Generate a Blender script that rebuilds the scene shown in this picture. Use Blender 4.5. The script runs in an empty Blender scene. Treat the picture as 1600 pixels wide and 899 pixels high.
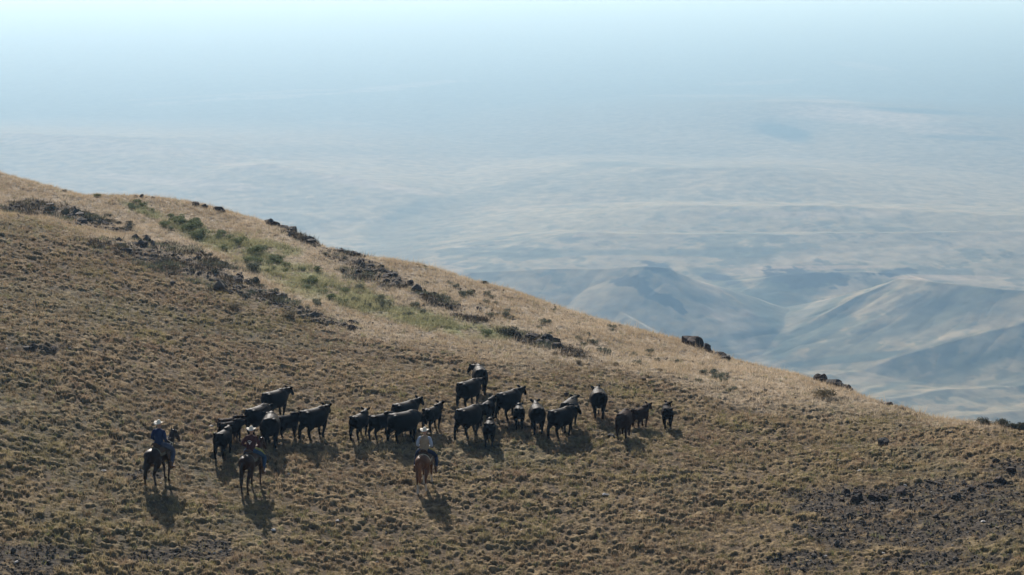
import bpy, math
import numpy as np
from mathutils import Vector, Matrix, Euler
S = bpy.context.scene
COL = S.collection
rng = np.random.default_rng(7)
rad = math.radians

# ---------------------------------------------------------------- camera, light, exposure
F = 2900.0                     # focal length in pixels of a 1600 px wide picture
PITCH = rad(11.11)
CAMZ = 19.1
cam = bpy.data.cameras.new('camera'); camo = bpy.data.objects.new('camera', cam); COL.objects.link(camo)
camo.location = (0, 0, CAMZ); camo.rotation_euler = (math.pi/2 - PITCH, 0, 0)
cam.sensor_fit = 'HORIZONTAL'; cam.sensor_width = 36; cam.lens = 36*F/1600
cam.clip_start = 0.5; cam.clip_end = 90000
S.camera = camo
SUN_AZ, SUN_EL = rad(-13), rad(27)       # azimuth from +Y towards +X
w = bpy.data.worlds.new('World'); S.world = w; w.use_nodes = True
wn = w.node_tree.nodes; wl = w.node_tree.links
sky = wn.new('ShaderNodeTexSky'); sky.sky_type = 'NISHITA'; sky.sun_disc = False
sky.sun_elevation = SUN_EL; sky.sun_rotation = SUN_AZ; sky.air_density = 1.0; sky.dust_density = 1.5
wl.new(sky.outputs[0], wn['Background'].inputs[0]); wn['Background'].inputs[1].default_value = 0.062
sun = bpy.data.lights.new('sun', 'SUN'); sun.energy = 4.1; sun.angle = rad(0.6); sun.color = (1.0, 0.94, 0.88)
suno = bpy.data.objects.new('sun', sun); COL.objects.link(suno)
sv = Vector((math.sin(SUN_AZ)*math.cos(SUN_EL), math.cos(SUN_AZ)*math.cos(SUN_EL), math.sin(SUN_EL)))
suno.rotation_euler = sv.to_track_quat('Z', 'Y').to_euler()
vs = S.view_settings
vs.view_transform = 'Standard'; vs.look = 'None'; vs.gamma = 1; vs.exposure = 0.6; vs.use_curve_mapping = False
S.render.engine = 'CYCLES'
HAZE_DENSITY = 2.05e-4

# ---------------------------------------------------------------- numeric helpers
CP, SP = math.cos(PITCH), math.sin(PITCH)
def ray(px, py):
    cx = (px-800)/F; cy = -(py-449.5)/F
    return cx, CP + cy*SP, -SP + cy*CP
def at_z(px, py, z):
    x, y, d = ray(px, py); t = (z-CAMZ)/d
    return x*t, y*t
def project(x, y, z):
    zc = z-CAMZ
    f = y*CP - zc*SP; u = y*SP + zc*CP
    f = np.maximum(f, 0.1)
    return 800 + F*x/f, 449.5 - F*u/f
def _h(ix, iy, seed):
    n = (ix.astype(np.int64)*374761393 + iy.astype(np.int64)*668265263 + seed*1442695041) & 0x7fffffff
    n = ((n ^ (n >> 13))*1274126177) & 0x7fffffff
    n = n ^ (n >> 16)
    return (n & 0xffff)/65535.0
def vnoise(x, y, seed=0):
    x = np.asarray(x, float); y = np.asarray(y, float)
    ix = np.floor(x); iy = np.floor(y); fx = x-ix; fy = y-iy
    a = fx*fx*fx*(fx*(fx*6-15)+10); b = fy*fy*fy*(fy*(fy*6-15)+10)
    v00 = _h(ix, iy, seed); v10 = _h(ix+1, iy, seed); v01 = _h(ix, iy+1, seed); v11 = _h(ix+1, iy+1, seed)
    return (v00*(1-a)+v10*a)*(1-b) + (v01*(1-a)+v11*a)*b
def fbm(x, y, octv=4, seed=0, gain=0.5):
    s = 0; a = 1; t = 0
    c, d = 0.8, 0.6
    for i in range(octv):
        s = s + a*vnoise(x, y, seed+i*17); t += a; a *= gain
        x, y = (x*c - y*d)*2.03+11.3, (x*d + y*c)*2.03+5.7
    return s/t
def sstep(a, b, v):
    t = np.clip((v-a)/(b-a), 0, 1); return t*t*(3-2*t)

# ---------------------------------------------------------------- hill surface (thin plate through surveyed points)
cols = {
 -500: [(1100,2.5),(899,3),(770,3.2),(600,4),(450,5),(350,5.6),(250,6.0),(140,6.4)],
 0:    [(1100,1.2),(899,1.5),(770,1.8),(690,2.2),(600,2.8),(520,3.2),(450,3.6),(400,4.0),(350,4.4),(336,4.3),(324,3.7),(300,3.7),(262,4.3)],
 200:  [(899,.9),(690,1.4),(560,2.1),(450,2.7),(390,3.1),(376,2.7),(340,2.7),(299,3.3)],
 400:  [(1100,.4),(899,.5),(770,.6),(690,.8),(600,1.1),(520,1.5),(470,1.7),(455,1.4),(400,1.6),(338,2.2)],
 600:  [(899,.2),(690,.4),(600,.6),(520,.6),(460,.7),(400,1.0)],
 800:  [(1100,0),(899,0),(770,0),(690,0),(600,0),(550,0),(500,-.2),(453,-.2)],
 1000: [(899,-.2),(770,-.2),(690,-.2),(600,-.4),(550,-.8),(508,-.9)],
 1200: [(1100,-.2),(899,-.3),(770,-.3),(690,-.4),(640,-.6),(600,-1.2),(568,-1.6)],
 1400: [(899,-.2),(770,-.2),(690,-.5),(650,-.9),(633,-1.1)],
 1600: [(1100,.1),(899,0),(800,.1),(720,0),(668,-.4)],
 2100: [(1100,.5),(899,.5),(770,.4),(700,0)],
}
pts = []
for px, lst in cols.items():
    for py, z in lst:
        x, y = at_z(px, py, z); pts.append((x, y, z))
pts = np.array(pts)
def _U(r2): return 0.5*r2*np.log(r2+1e-9)
def tps_fit(P, lam=0.6):
    n = len(P); X = P[:, :2]/50
    K = _U(((X[:, None]-X[None])**2).sum(-1)) + lam*1e-3*np.eye(n)
    A = np.zeros((n+3, n+3)); A[:n, :n] = K; A[:n, n] = 1; A[:n, n+1:] = X; A[n, :n] = 1; A[n+1:, :n] = X.T
    return np.linalg.solve(A, np.r_[P[:, 2], 0, 0, 0])
TW = tps_fit(pts)
def tps(x, y):
    sh = x.shape; x = x.ravel()/50; y = y.ravel()/50; out = np.empty(x.size)
    X = pts[:, :2]/50; n = len(pts)
    for i in range(0, x.size, 100000):
        a = x[i:i+100000]; b = y[i:i+100000]
        r2 = (a[:, None]-X[:, 0])**2 + (b[:, None]-X[:, 1])**2
        out[i:i+100000] = _U(r2) @ TW[:n] + TW[n] + TW[n+1]*a + TW[n+2]*b
    return out.reshape(sh)
sil = [(-500,140),(0,262),(60,275),(130,293),(215,299),(270,306),(340,320),(400,335),(450,350),(500,375),(560,393),(620,403),(680,417),(740,435),
       (800,452),(860,468),(930,490),(1000,508),(1060,523),(1130,550),(1180,566),(1240,580),(1300,598),(1350,618),(1420,640),(1500,658),(1560,663),(1600,668),(2100,700)]
rz = lambda p: np.interp(p, [-500,0,200,400,600,800,1000,1200,1400,1600,2100], [6.4,4.3,3.3,2.2,1.0,-.2,-.9,-1.6,-1.1,-.4,0])
ra, rr = [], []
for px, py in sil:
    py += 7
    x, y = at_z(px, py, rz(px)); ra.append(math.atan2(x, y)); rr.append(math.hypot(x, y))
ra = np.array(ra); rr = np.array(rr)
def base_z(x, y):
    r = np.hypot(x, y); a = np.arctan2(x, y)
    R = np.interp(a, ra, rr)
    # the plate is only trusted inside the surveyed patch; outside it is held level
    k = np.clip(np.maximum((R+8)/np.maximum(r, 1), 0), 0, 1)
    kk = np.where(r < 38, 38/np.maximum(r, 1e-3), k)
    ac = np.clip(a, -0.42, 0.42); rc = r*kk
    z = tps(np.sin(ac)*rc, np.cos(ac)*rc)
    d = np.maximum(r-(R-1.0), 0)
    drop = np.where(d < 6, 0.05*d*d, 1.8 + 0.6*(d-6))
    return z - drop
def macro(x, y):
    r = np.hypot(x, y)
    m = sstep(200, 60, r)
    return (fbm(x/9, y/9, 3, 3)-.5)*0.55*m + (fbm(x/2.3, y/2.3, 2, 9)-.5)*0.14*m + (fbm(x/60, y/60, 4, 31)-.5)*30*sstep(140, 320, r)
def hill_z(x, y):
    x = np.asarray(x, float); y = np.asarray(y, float)
    return base_z(x, y) + macro(x, y)
def hit(px, py):
    """point where the line of sight through a picture point meets the hillside"""
    dx, dy, dz = ray(px, py)
    az_ = math.atan2(dx, dy); Rm = float(np.interp(az_, ra, rr)) + .3
    k = 1/math.hypot(dx, dy)
    t = np.append(np.arange(40*k, Rm*k, .25), Rm*k)
    z = CAMZ + dz*t; h = hill_z(dx*t, dy*t)
    if not (z < h).any():
        x, y = dx*t[-1], dy*t[-1]; return x, y, float(hill_z(np.array([x]), np.array([y]))[0])
    i = np.argmax(z < h)
    lo, hi = t[max(i-1, 0)], t[i]
    for _ in range(12):
        m = (lo+hi)/2
        if CAMZ + dz*m < float(hill_z(np.array([dx*m]), np.array([dy*m]))[0]): hi = m
        else: lo = m
    x, y = dx*hi, dy*hi
    return x, y, float(hill_z(np.array([x]), np.array([y]))[0])

# ground cover zones: soft ellipses (px, py, half width, half height, tilt degrees)
def zone(px, py, E):
    m = np.full_like(px, -1.0)
    for cx, cy, a, b, t in E:
        c, s = math.cos(rad(t)), math.sin(rad(t))
        u = ((px-cx)*c + (py-cy)*s)/a; v = (-(px-cx)*s + (py-cy)*c)/b
        m = np.maximum(m, 1 - np.sqrt(u*u+v*v))
    return m                       # >0 inside
ROCKY = [(120,340,85,14,14),(35,330,50,10,5),(270,410,110,24,14),(340,432,50,20,35),(430,470,75,14,20),(505,500,55,9,16),(560,415,70,20,22),(600,430,50,14,20),
         (680,470,40,8,20),(830,532,60,10,12),(890,550,40,8,15),(740,500,40,6,10),(60,545,60,9,0),(480,375,30,6,20),(545,400,30,6,20)]
GRAVEL = [(1330,785,110,24,6),(1480,775,170,26,-6),(1500,825,150,26,-8),(1350,830,80,16,0),(1590,740,60,22,0),(40,880,90,22,0),(320,862,45,18,0),(1240,880,60,14,0),(1480,880,120,16,0),(230,745,30,8,0),(250,870,60,14,0)]
GREEN = [(230,332,50,7,20),(310,365,70,13,24),(400,400,75,20,20),(470,440,80,24,20),(560,470,80,20,18),(660,500,90,15,14),(760,520,60,10,8),(430,390,40,10,10)]
BROW = np.array([(-500,300),(0,332),(90,350),(180,382),(260,400),(330,440),(420,470),(550,512),(700,545),(880,560),(1000,590),(1100,612),(1250,625),(1400,640),(1500,658),(2100,690)], float)
def zones(x, y, z):
    px, py = project(x, y, z)
    n = (fbm(x/3.5, y/3.5, 4, 51)-.5)
    n2 = (fbm(x/0.9, y/0.9, 3, 77)-.5)
    wob = n*1.1 + n2*.8
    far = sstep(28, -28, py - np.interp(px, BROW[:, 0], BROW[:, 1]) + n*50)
    rk = sstep(-.05, .4, zone(px, py, ROCKY) + wob)
    gv = sstep(-.2, .2, zone(px, py, GRAVEL) + wob)
    gr = sstep(-.25, .45, zone(px, py, GREEN) + wob*.7)
    return px, py, far, rk, gv, gr

# ---------------------------------------------------------------- scene helpers
def tag(o, label=None, cat=None, group=None, kind=None):
    if label: o['label'] = label
    if cat: o['category'] = cat
    if group: o['group'] = group
    if kind: o['kind'] = kind
    return o
def link(o, parent=None):
    COL.objects.link(o)
    if parent is not None: o.parent = parent
    return o
def empty(name, loc, rotz, label, cat, group=None):
    o = bpy.data.objects.new(name, None); o.empty_display_size = .3
    o.location = loc; o.rotation_euler = (0, 0, rotz); link(o)
    return tag(o, label, cat, group)
def np_mesh(name, V, Fq, colors=None, smooth=True):
    me = bpy.data.meshes.new(name)
    V = np.ascontiguousarray(V, np.float32); Fq = np.ascontiguousarray(Fq, np.int32)
    k = Fq.shape[1]
    me.vertices.add(len(V)); me.vertices.foreach_set('co', V.ravel())
    me.loops.add(Fq.size); me.loops.foreach_set('vertex_index', Fq.ravel())
    me.polygons.add(len(Fq)); me.polygons.foreach_set('loop_start', np.arange(0, Fq.size, k, dtype=np.int32))
    me.polygons.foreach_set('loop_total', np.full(len(Fq), k, np.int32))
    me.polygons.foreach_set('use_smooth', np.full(len(Fq), smooth))
    if colors is not None:
        at = me.color_attributes.new('Col', 'FLOAT_COLOR', 'POINT')
        c = np.ones((len(V), 4), np.float32); c[:, :3] = colors
        at.data.foreach_set('color', c.ravel())
    me.update(calc_edges=True); me.validate()
    return me
def grid_faces(nr, nc):
    i = np.arange(nr-1)[:, None]*nc + np.arange(nc-1)[None]
    return np.stack([i, i+1, i+1+nc, i+nc], -1).reshape(-1, 4)
def mat(name, color, rough=.8, spec=.3, vcol=False, noise=0, nscale=8, bump=0, bscale=30, trans=0, sheen=0, metal=0):
    m = bpy.data.materials.new(name); m.use_nodes = True
    N = m.node_tree.nodes; L = m.node_tree.links; b = N['Principled BSDF']
    b.inputs['Roughness'].default_value = rough; b.inputs['Specular IOR Level'].default_value = spec; b.inputs['Metallic'].default_value = metal
    if sheen: b.inputs['Sheen Weight'].default_value = sheen; b.inputs['Sheen Roughness'].default_value = .4
    tc = N.new('ShaderNodeTexCoord')
    src = None
    if vcol:
        a = N.new('ShaderNodeVertexColor'); a.layer_name = 'Col'; src = a.outputs['Color']
    else:
        r = N.new('ShaderNodeRGB'); r.outputs[0].default_value = (*color, 1); src = r.outputs[0]
    if noise:
        t = N.new('ShaderNodeTexNoise'); t.inputs['Scale'].default_value = nscale; t.inputs['Detail'].default_value = 6
        L.new(tc.outputs['Object'], t.inputs['Vector'])
        mr = N.new('ShaderNodeMapRange'); mr.inputs[1].default_value = .25; mr.inputs[2].default_value = .75
        mr.inputs[3].default_value = 1-noise; mr.inputs[4].default_value = 1+noise
        L.new(t.outputs['Fac'], mr.inputs[0])
        mx = N.new('ShaderNodeVectorMath'); mx.operation = 'SCALE'
        L.new(src, mx.inputs[0]); L.new(mr.outputs[0], mx.inputs['Scale']); src = mx.outputs[0]
    L.new(src, b.inputs['Base Color'])
    if bump:
        t2 = N.new('ShaderNodeTexNoise'); t2.inputs['Scale'].default_value = bscale; t2.inputs['Detail'].default_value = 4
        L.new(tc.outputs['Object'], t2.inputs['Vector'])
        bp = N.new('ShaderNodeBump'); bp.inputs['Strength'].default_value = 1; bp.inputs['Distance'].default_value = bump
        L.new(t2.outputs['Fac'], bp.inputs['Height']); L.new(bp.outputs[0], b.inputs['Normal'])
    if trans:
        tr = N.new('ShaderNodeBsdfTranslucent'); mxs = N.new('ShaderNodeMixShader'); mxs.inputs[0].default_value = trans
        L.new(src, tr.inputs['Color']); L.new(b.outputs[0], mxs.inputs[1]); L.new(tr.outputs[0], mxs.inputs[2])
        L.new(mxs.outputs[0], N['Material Output'].inputs['Surface'])
    return m

# ---------------------------------------------------------------- hillside
def ramp_cat(*a): return np.unique(np.concatenate(a))
az = ramp_cat(np.linspace(-1.35, -.42, 80), np.linspace(-.42, .42, 1900), np.linspace(.42, 1.35, 80))
rfine = 46*np.exp(np.linspace(0, math.log(135/46), 1050))
rads = ramp_cat(np.linspace(4, 46, 60), rfine, 135*np.exp(np.linspace(0, math.log(1500/135), 150)))
A, R_ = np.meshgrid(az, rads)
X = np.sin(A)*R_; Y = np.cos(A)*R_
Zb = hill_z(X, Y)
px, py, far, rk, gv, gr = zones(X, Y, Zb)
fine = sstep(46, 50, R_)*sstep(140, 125, R_)*sstep(.43, .41, np.abs(A))
tus = fbm(X/.19, Y/.19, 3, 101, .6)          # tussock mounds
tus2 = fbm(X/.11, Y/.11, 2, 131)
mound = sstep(.38, .68, tus)
lumpv = .1+1.9*fbm(X/2.0, Y/.8, 3, 161)
lump = (mound*.085*lumpv + (tus2-.5)*.06)*(1-.6*gv)*(1-.45*far)
rough = fbm(X/.5, Y/.5, 3, 141)
lump = lump + rk*(np.abs(rough-.5)*.3) + gv*(tus2-.5)*.06
Zf = Zb + lump*fine
def mixc(a, b, t): return a*(1-t[..., None]) + np.array(b)*t[..., None]
nA = fbm(X/5, Y/5, 4, 201); nB = fbm(X/.7, Y/.7, 3, 221)
C = np.empty(X.shape+(3,)); C[:] = (.168, .118, .062)
C = mixc(C, (.125, .105, .056), sstep(.45, .65, nA))
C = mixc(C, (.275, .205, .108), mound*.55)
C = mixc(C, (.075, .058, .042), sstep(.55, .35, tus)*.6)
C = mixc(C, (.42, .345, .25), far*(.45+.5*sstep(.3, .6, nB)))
C = mixc(C, (.24, .26, .12), gr*sstep(.3, .6, nB)*.8)
C = mixc(C, (.075, .060, .048), rk*.7)
C = mixc(C, (.056, .046, .035), gv*sstep(.85, .6, tus)*.95)
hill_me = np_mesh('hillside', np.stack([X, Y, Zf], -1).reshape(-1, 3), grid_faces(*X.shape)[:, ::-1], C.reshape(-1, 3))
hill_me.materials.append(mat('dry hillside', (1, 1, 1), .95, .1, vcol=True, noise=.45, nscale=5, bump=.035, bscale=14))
hillo = link(bpy.data.objects.new('hillside', hill_me)); tag(hillo, kind='structure')
del X, Y, Zb, Zf, C

# ---------------------------------------------------------------- grass tufts
def tufts(name, n, seed, accept, length, width, blades, spread, colf, rlo=46, rhi=132, amax=.42):
    g = np.random.default_rng(seed)
    a = g.uniform(-amax, amax, n); r = np.sqrt(g.uniform(rlo**2, rhi**2, n))
    x = np.sin(a)*r; y = np.cos(a)*r
    keep = r < np.interp(a, ra, rr)+5
    x = x[keep]; y = y[keep]
    z = hill_z(x, y); px, py, far, rk, gv, gr = zones(x, y, z)
    tus = fbm(x/.19, y/.19, 3, 101, .6); t2 = fbm(x/.11, y/.11, 2, 131)
    md = sstep(.38, .68, tus)
    z = z + (md*.085*(.1+1.9*fbm(x/2.0, y/.8, 3, 161)) + (t2-.5)*.06)*(1-.6*gv)*(1-.45*far)
    k = g.uniform(0, 1, len(x)) < accept(x, y, px, py, far, rk, gv, gr, md)
    x, y, z, px, py, far, rk, gv, gr, md = [q[k] for q in (x, y, z, px, py, far, rk, gv, gr, md)]
    m = len(x)
    sc = g.uniform(.55, 1.25, m)*(1+.25*md)*(1+(g.uniform(0, 1, m) < .05)*.9)
    col = colf(g, x, y, px, py, far, rk, gv, gr, md)
    B = blades
    sc = np.repeat(sc, B); bx = np.repeat(x, B); by = np.repeat(y, B); bz = np.repeat(z, B)
    k = m*B
    th = g.uniform(0, 2*np.pi, k); rr0 = g.uniform(0, 1, k)**.6*spread*sc
    ox = bx+np.cos(th)*rr0; oy = by+np.sin(th)*rr0
    L = g.uniform(.5, 1.1, k)*length*sc
    lean = g.uniform(.25, 1.1, k)*(.35+.65*rr0/(spread*sc))
    ph = th + g.normal(0, .6, k)
    tx = ox+np.cos(ph)*L*np.sin(lean); ty = oy+np.sin(ph)*L*np.sin(lean); tz = bz+L*np.cos(lean)
    wph = g.uniform(0, np.pi, k); W = width*g.uniform(.6, 1.3, k)
    wx = np.cos(wph)*W; wy = np.sin(wph)*W
    V = np.empty((k, 3, 3), np.float32)
    V[:, 0] = np.stack([ox-wx, oy-wy, bz-.03], -1); V[:, 1] = np.stack([ox+wx, oy+wy, bz-.03], -1); V[:, 2] = np.stack([tx, ty, tz], -1)
    cc = np.repeat(col, B, 0)*g.uniform(.75, 1.25, (k, 1))
    cc = np.repeat(cc, 3, 0)
    me = np_mesh(name, V.reshape(-1, 3), np.arange(3*k).reshape(-1, 3), cc, smooth=False)
    me.materials.append(GRASS)
    return link(bpy.data.objects.new(name, me))
GRASS = mat('dry grass', (1, 1, 1), .8, .15, vcol=True, trans=.35)
def acc1(x, y, px, py, far, rk, gv, gr, md):
    return np.clip(.18+.9*md, 0, 1)*(1-.70*gv)*(1-.45*rk)*(.55+.45*sstep(.36, .5, fbm(x/2.6, y/2.6, 3, 351)))
def col1(g, x, y, px, py, far, rk, gv, gr, md):
    n = fbm(x/4, y/4, 3, 301); n2 = fbm(x/.8, y/.8, 2, 311); m = len(x)
    c = np.empty((m, 3)); c[:] = (.345, .262, .162)
    c = mixc(c, (.26, .22, .108), sstep(.4, .65, n))
    c = mixc(c, (.25, .18, .11), sstep(.5, .75, n2))
    c = mixc(c, (.24, .165, .115), sstep(.55, .7, fbm(x/1.6, y/1.6, 3, 341))*.7)
    c = c*(.78+.44*sstep(.35, .65, fbm(x/2.0, y/.8, 3, 161)))[:, None]
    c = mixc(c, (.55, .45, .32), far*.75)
    c = mixc(c, (.27, .29, .13), gr*g.uniform(.2, 1, m))
    st = np.exp(-((px-585)/50)**2-((py-704)/9)**2); c = mixc(c, (.62, .50, .30), st*.9)
    ol = (g.uniform(0, 1, m) < .10).astype(float); c = mixc(c, (.20, .22, .09), ol*.8)
    return c
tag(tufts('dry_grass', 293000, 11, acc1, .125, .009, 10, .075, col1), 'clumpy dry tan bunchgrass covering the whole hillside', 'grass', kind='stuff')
def acc2(x, y, px, py, far, rk, gv, gr, md): return np.clip(far*1.0, 0, 1)*(1-.5*rk)*(1-.4*gr)
def col2(g, x, y, px, py, far, rk, gv, gr, md):
    c = np.empty((len(x), 3)); c[:] = (.56, .46, .335); n = fbm(x/3, y/3, 3, 331)
    c = mixc(c, (.46, .36, .24), sstep(.45, .65, n)); return mixc(c, (.30, .32, .15), gr*.6)
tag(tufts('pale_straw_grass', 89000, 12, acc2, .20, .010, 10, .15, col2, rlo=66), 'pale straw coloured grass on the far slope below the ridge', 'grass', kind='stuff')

SCRUB = mat('scrub twigs', (1, 1, 1), .85, .15, vcol=True, trans=.15)
def acc3(x, y, px, py, far, rk, gv, gr, md): return np.clip(rk*1.0*sstep(.48, .60, fbm(x/1.3, y/1.3, 3, 601)), 0, 1)
def col3(g, x, y, px, py, far, rk, gv, gr, md):
    c = np.empty((len(x), 3)); c[:] = (.062, .052, .038); n = fbm(x/1.5, y/1.5, 3, 611)
    return mixc(c, (.12, .13, .085), sstep(.45, .6, n))
tag(tufts('low_scrub', 254000, 14, acc3, .22, .016, 16, .2, col3, rlo=66), 'low dark scrub covering the stony patches of the slope', 'scrub', kind='stuff')
def acc4(x, y, px, py, far, rk, gv, gr, md): return np.clip(gr*.95*sstep(.38, .56, fbm(x/1.5, y/1.5, 3, 621)), 0, 1)
def col4(g, x, y, px, py, far, rk, gv, gr, md):
    c = np.empty((len(x), 3)); c[:] = (.27, .27, .15); n = fbm(x/1.5, y/1.5, 3, 631)
    return mixc(c, (.36, .34, .19), sstep(.45, .6, n))
tag(tufts('green_undergrowth', 153000, 15, acc4, .22, .014, 14, .2, col4, rlo=70), 'green and yellowish undergrowth along the brush strip', 'undergrowth', kind='stuff')

# loose stones of the scree, past counting
def ico(sub=1):
    import bmesh
    bm = bmesh.new(); bmesh.ops.create_icosphere(bm, subdivisions=sub, radius=1)
    bm.verts.ensure_lookup_table()
    V = np.array([v.co[:] for v in bm.verts]); Fc = np.array([[v.index for v in f.verts] for f in bm.faces]); bm.free()
    return V, Fc
def scree():
    g = np.random.default_rng(21)
    V0, F0 = ico(1); n = 165000
    a = g.uniform(-.42, .42, n); r = np.sqrt(g.uniform(46**2, 125**2, n)); x = np.sin(a)*r; y = np.cos(a)*r
    z = hill_z(x, y); px, py, far, rk, gv, gr = zones(x, y, z)
    k = g.uniform(0, 1, n) < np.maximum(gv*1.0, rk*.18)+.010; k &= r < np.interp(a, ra, rr)+2
    x, y, z, rk = x[k], y[k], z[k], rk[k]; m = len(x)
    pale = g.uniform(0, 1, m) < .05
    s = g.uniform(.03, .08, m)*(1+rk*1.3)*(1+(g.uniform(0, 1, m) < .06)*1.2); s = np.where(pale, np.minimum(s, .06), s); s = np.where(gv[k] > .3, s*.75, s)
    sc = s[:, None]*g.uniform(.5, 1.2, (m, 3))*np.array([1, 1, .75])
    jit = g.uniform(.7, 1.25, (m, len(V0), 1))
    t = g.uniform(0, 6.28, m); c, q = np.cos(t)[:, None], np.sin(t)[:, None]
    P = V0[None]*jit*sc[:, None]
    PX = P[..., 0]*c - P[..., 1]*q + x[:, None]; PY = P[..., 0]*q + P[..., 1]*c + y[:, None]; PZ = P[..., 2] + (z+.3*s+.03)[:, None]
    Fm = (F0[None] + (np.arange(m)*len(V0))[:, None, None]).reshape(-1, 3)
    base = np.where(pale[:, None], [[.30, .28, .25]], [[.070, .060, .050]])*g.uniform(.6, 1.5, (m, 1))
    me = np_mesh('loose_scree', np.stack([PX, PY, PZ], -1).reshape(-1, 3), Fm, np.repeat(base, len(V0), 0), smooth=False)
    me.materials.append(mat('scree stone', (1, 1, 1), .9, .2, vcol=True))
    tag(link(bpy.data.objects.new('loose_scree', me)), 'dark loose stones littering the bare patches of the hillside', 'scree', kind='stuff')
scree()

# ---------------------------------------------------------------- far valley
VZ = -430.0
def seg_field(x, y, poly, seed):
    """poly: (px, py, height, half width) crest points; a ridge with gullies that run down its flanks"""
    P = []
    for a, b, h, wd in poly:
        X0, Y0 = at_z(a, b, VZ+h); P.append((X0, Y0, h, wd))
    x = x + (fbm(x/170+9, y/170, 3, 451)-.5)*34; y = y + (fbm(x/170, y/170+7, 3, 452)-.5)*34
    best = np.zeros_like(x); s0 = 0.0
    for (x0, y0, h0, w0), (x1, y1, h1, w1) in zip(P[:-1], P[1:]):
        dx, dy = x1-x0, y1-y0; Ls = math.hypot(dx, dy)+1e-3
        tt = ((x-x0)*dx+(y-y0)*dy)/(Ls*Ls); t = np.clip(tt, 0, 1)
        d = np.hypot(x-(x0+t*dx), y-(y0+t*dy)); h = h0+(h1-h0)*t; wd = w0+(w1-w0)*t
        q = np.clip(d/wd, 0, 1)
        side = np.sign((x-x0)*dy-(y-y0)*dx)
        s_ = s0 + np.clip(tt, -.6, 1.6)*Ls + q*30*side
        gu = np.abs(vnoise(s_/42, side*3+q*.8, seed)-.5)*2; g2 = np.abs(vnoise(s_/17, side*5+q*1.5, seed+5)-.5)*2
        body = h*(1-q)*(1-.12*q)*(1 - (.13*(1-gu) + .06*(1-g2))*4*q*(1-q)*np.clip(h/45, 0, 1)*np.clip(170/wd, 0, 1)**2)
        best = np.maximum(best, body); s0 += Ls
    return best
RIDGES = [
 [(520,440,30,260),(850,420,56,240),(940,416,62,220),(1008,412,70,210),(1042,414,68,190),(1064,430,54,170),(1110,450,34,130),(1205,484,3,60)],
 [(990,424,62,150),(1050,468,42,110),(1120,513,20,80),(1187,548,2,40)],
 [(900,440,46,150),(980,490,34,120),(1060,538,20,90),(1130,572,3,50)],
 [(1130,440,10,160),(1200,428,30,160),(1300,421,34,160),(1400,423,30,140)],
 [(1800,466,62,230),(1560,448,64,220),(1460,438,64,210),(1400,432,60,190),(1340,454,46,160),(1280,485,29,120),(1235,515,14,90),(1205,552,2,60)],
 [(1430,434,62,150),(1400,464,46,120),(1350,500,28,90),(1300,535,10,60)],
 [(1270,590,2,50),(1380,568,13,70),(1500,552,17,80),(1620,542,18,80),(1750,538,18,80)],
 [(1260,640,2,50),(1380,612,12,60),(1480,600,15,65),(1600,592,16,70),(1750,590,16,70)],
 [(1360,665,2,50),(1500,640,12,55),(1620,628,14,60),(1750,620,14,60)],
 [(1180,180,8,500),(1250,158,55,800),(1330,164,50,800),(1450,184,46,700),(1560,205,10,500)],
 [(880,332,6,300),(1050,318,46,440),(1300,322,50,460),(1620,340,44,460)],
 [(760,380,5,260),(900,362,36,320),(1200,366,40,340),(1620,360,40,340)],
 [(860,275,5,400),(1050,262,44,560),(1180,262,48,600),(1300,275,6,400)],
 [(-80,205,55,800),(200,215,50,800),(330,235,30,600),(460,262,4,400)],
 [(300,252,5,400),(420,255,40,460),(560,280,30,360),(680,300,3,260)],
]
def valley_fields(x, y):
    r = np.hypot(x, y)
    h = np.zeros_like(x)
    for i, p in enumerate(RIDGES):
        f_ = seg_field(x, y, p, 700+i*13)
        h = h + f_*.65 if i in (6, 7, 8) else np.maximum(h, f_)
    wx = x + (fbm(x/420, y/420, 3, 401)-.5)*320; wy = y + (fbm(x/420, y/420, 3, 402)-.5)*320
    roll = fbm(wx/1100, wy/700, 4, 411)
    rid = 1-np.abs(fbm(wx/520, wy/380, 4, 421)-.5)*4
    gul = np.abs(fbm(wx/130, wy/130, 4, 431, .55)-.5)*2
    calm = 1-.7*sstep(2300, 3600, r)
    on = sstep(45, 5, h)
    z = h + (fbm(x/38, y/38, 4, 461, .6)-.5)*2.6 + (roll-.5)*16*calm*(.3+.7*on) - (1-gul)**4*2.5*on*calm
    flat = sstep(15, 50, h)
    return z, h, roll, rid, gul
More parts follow.
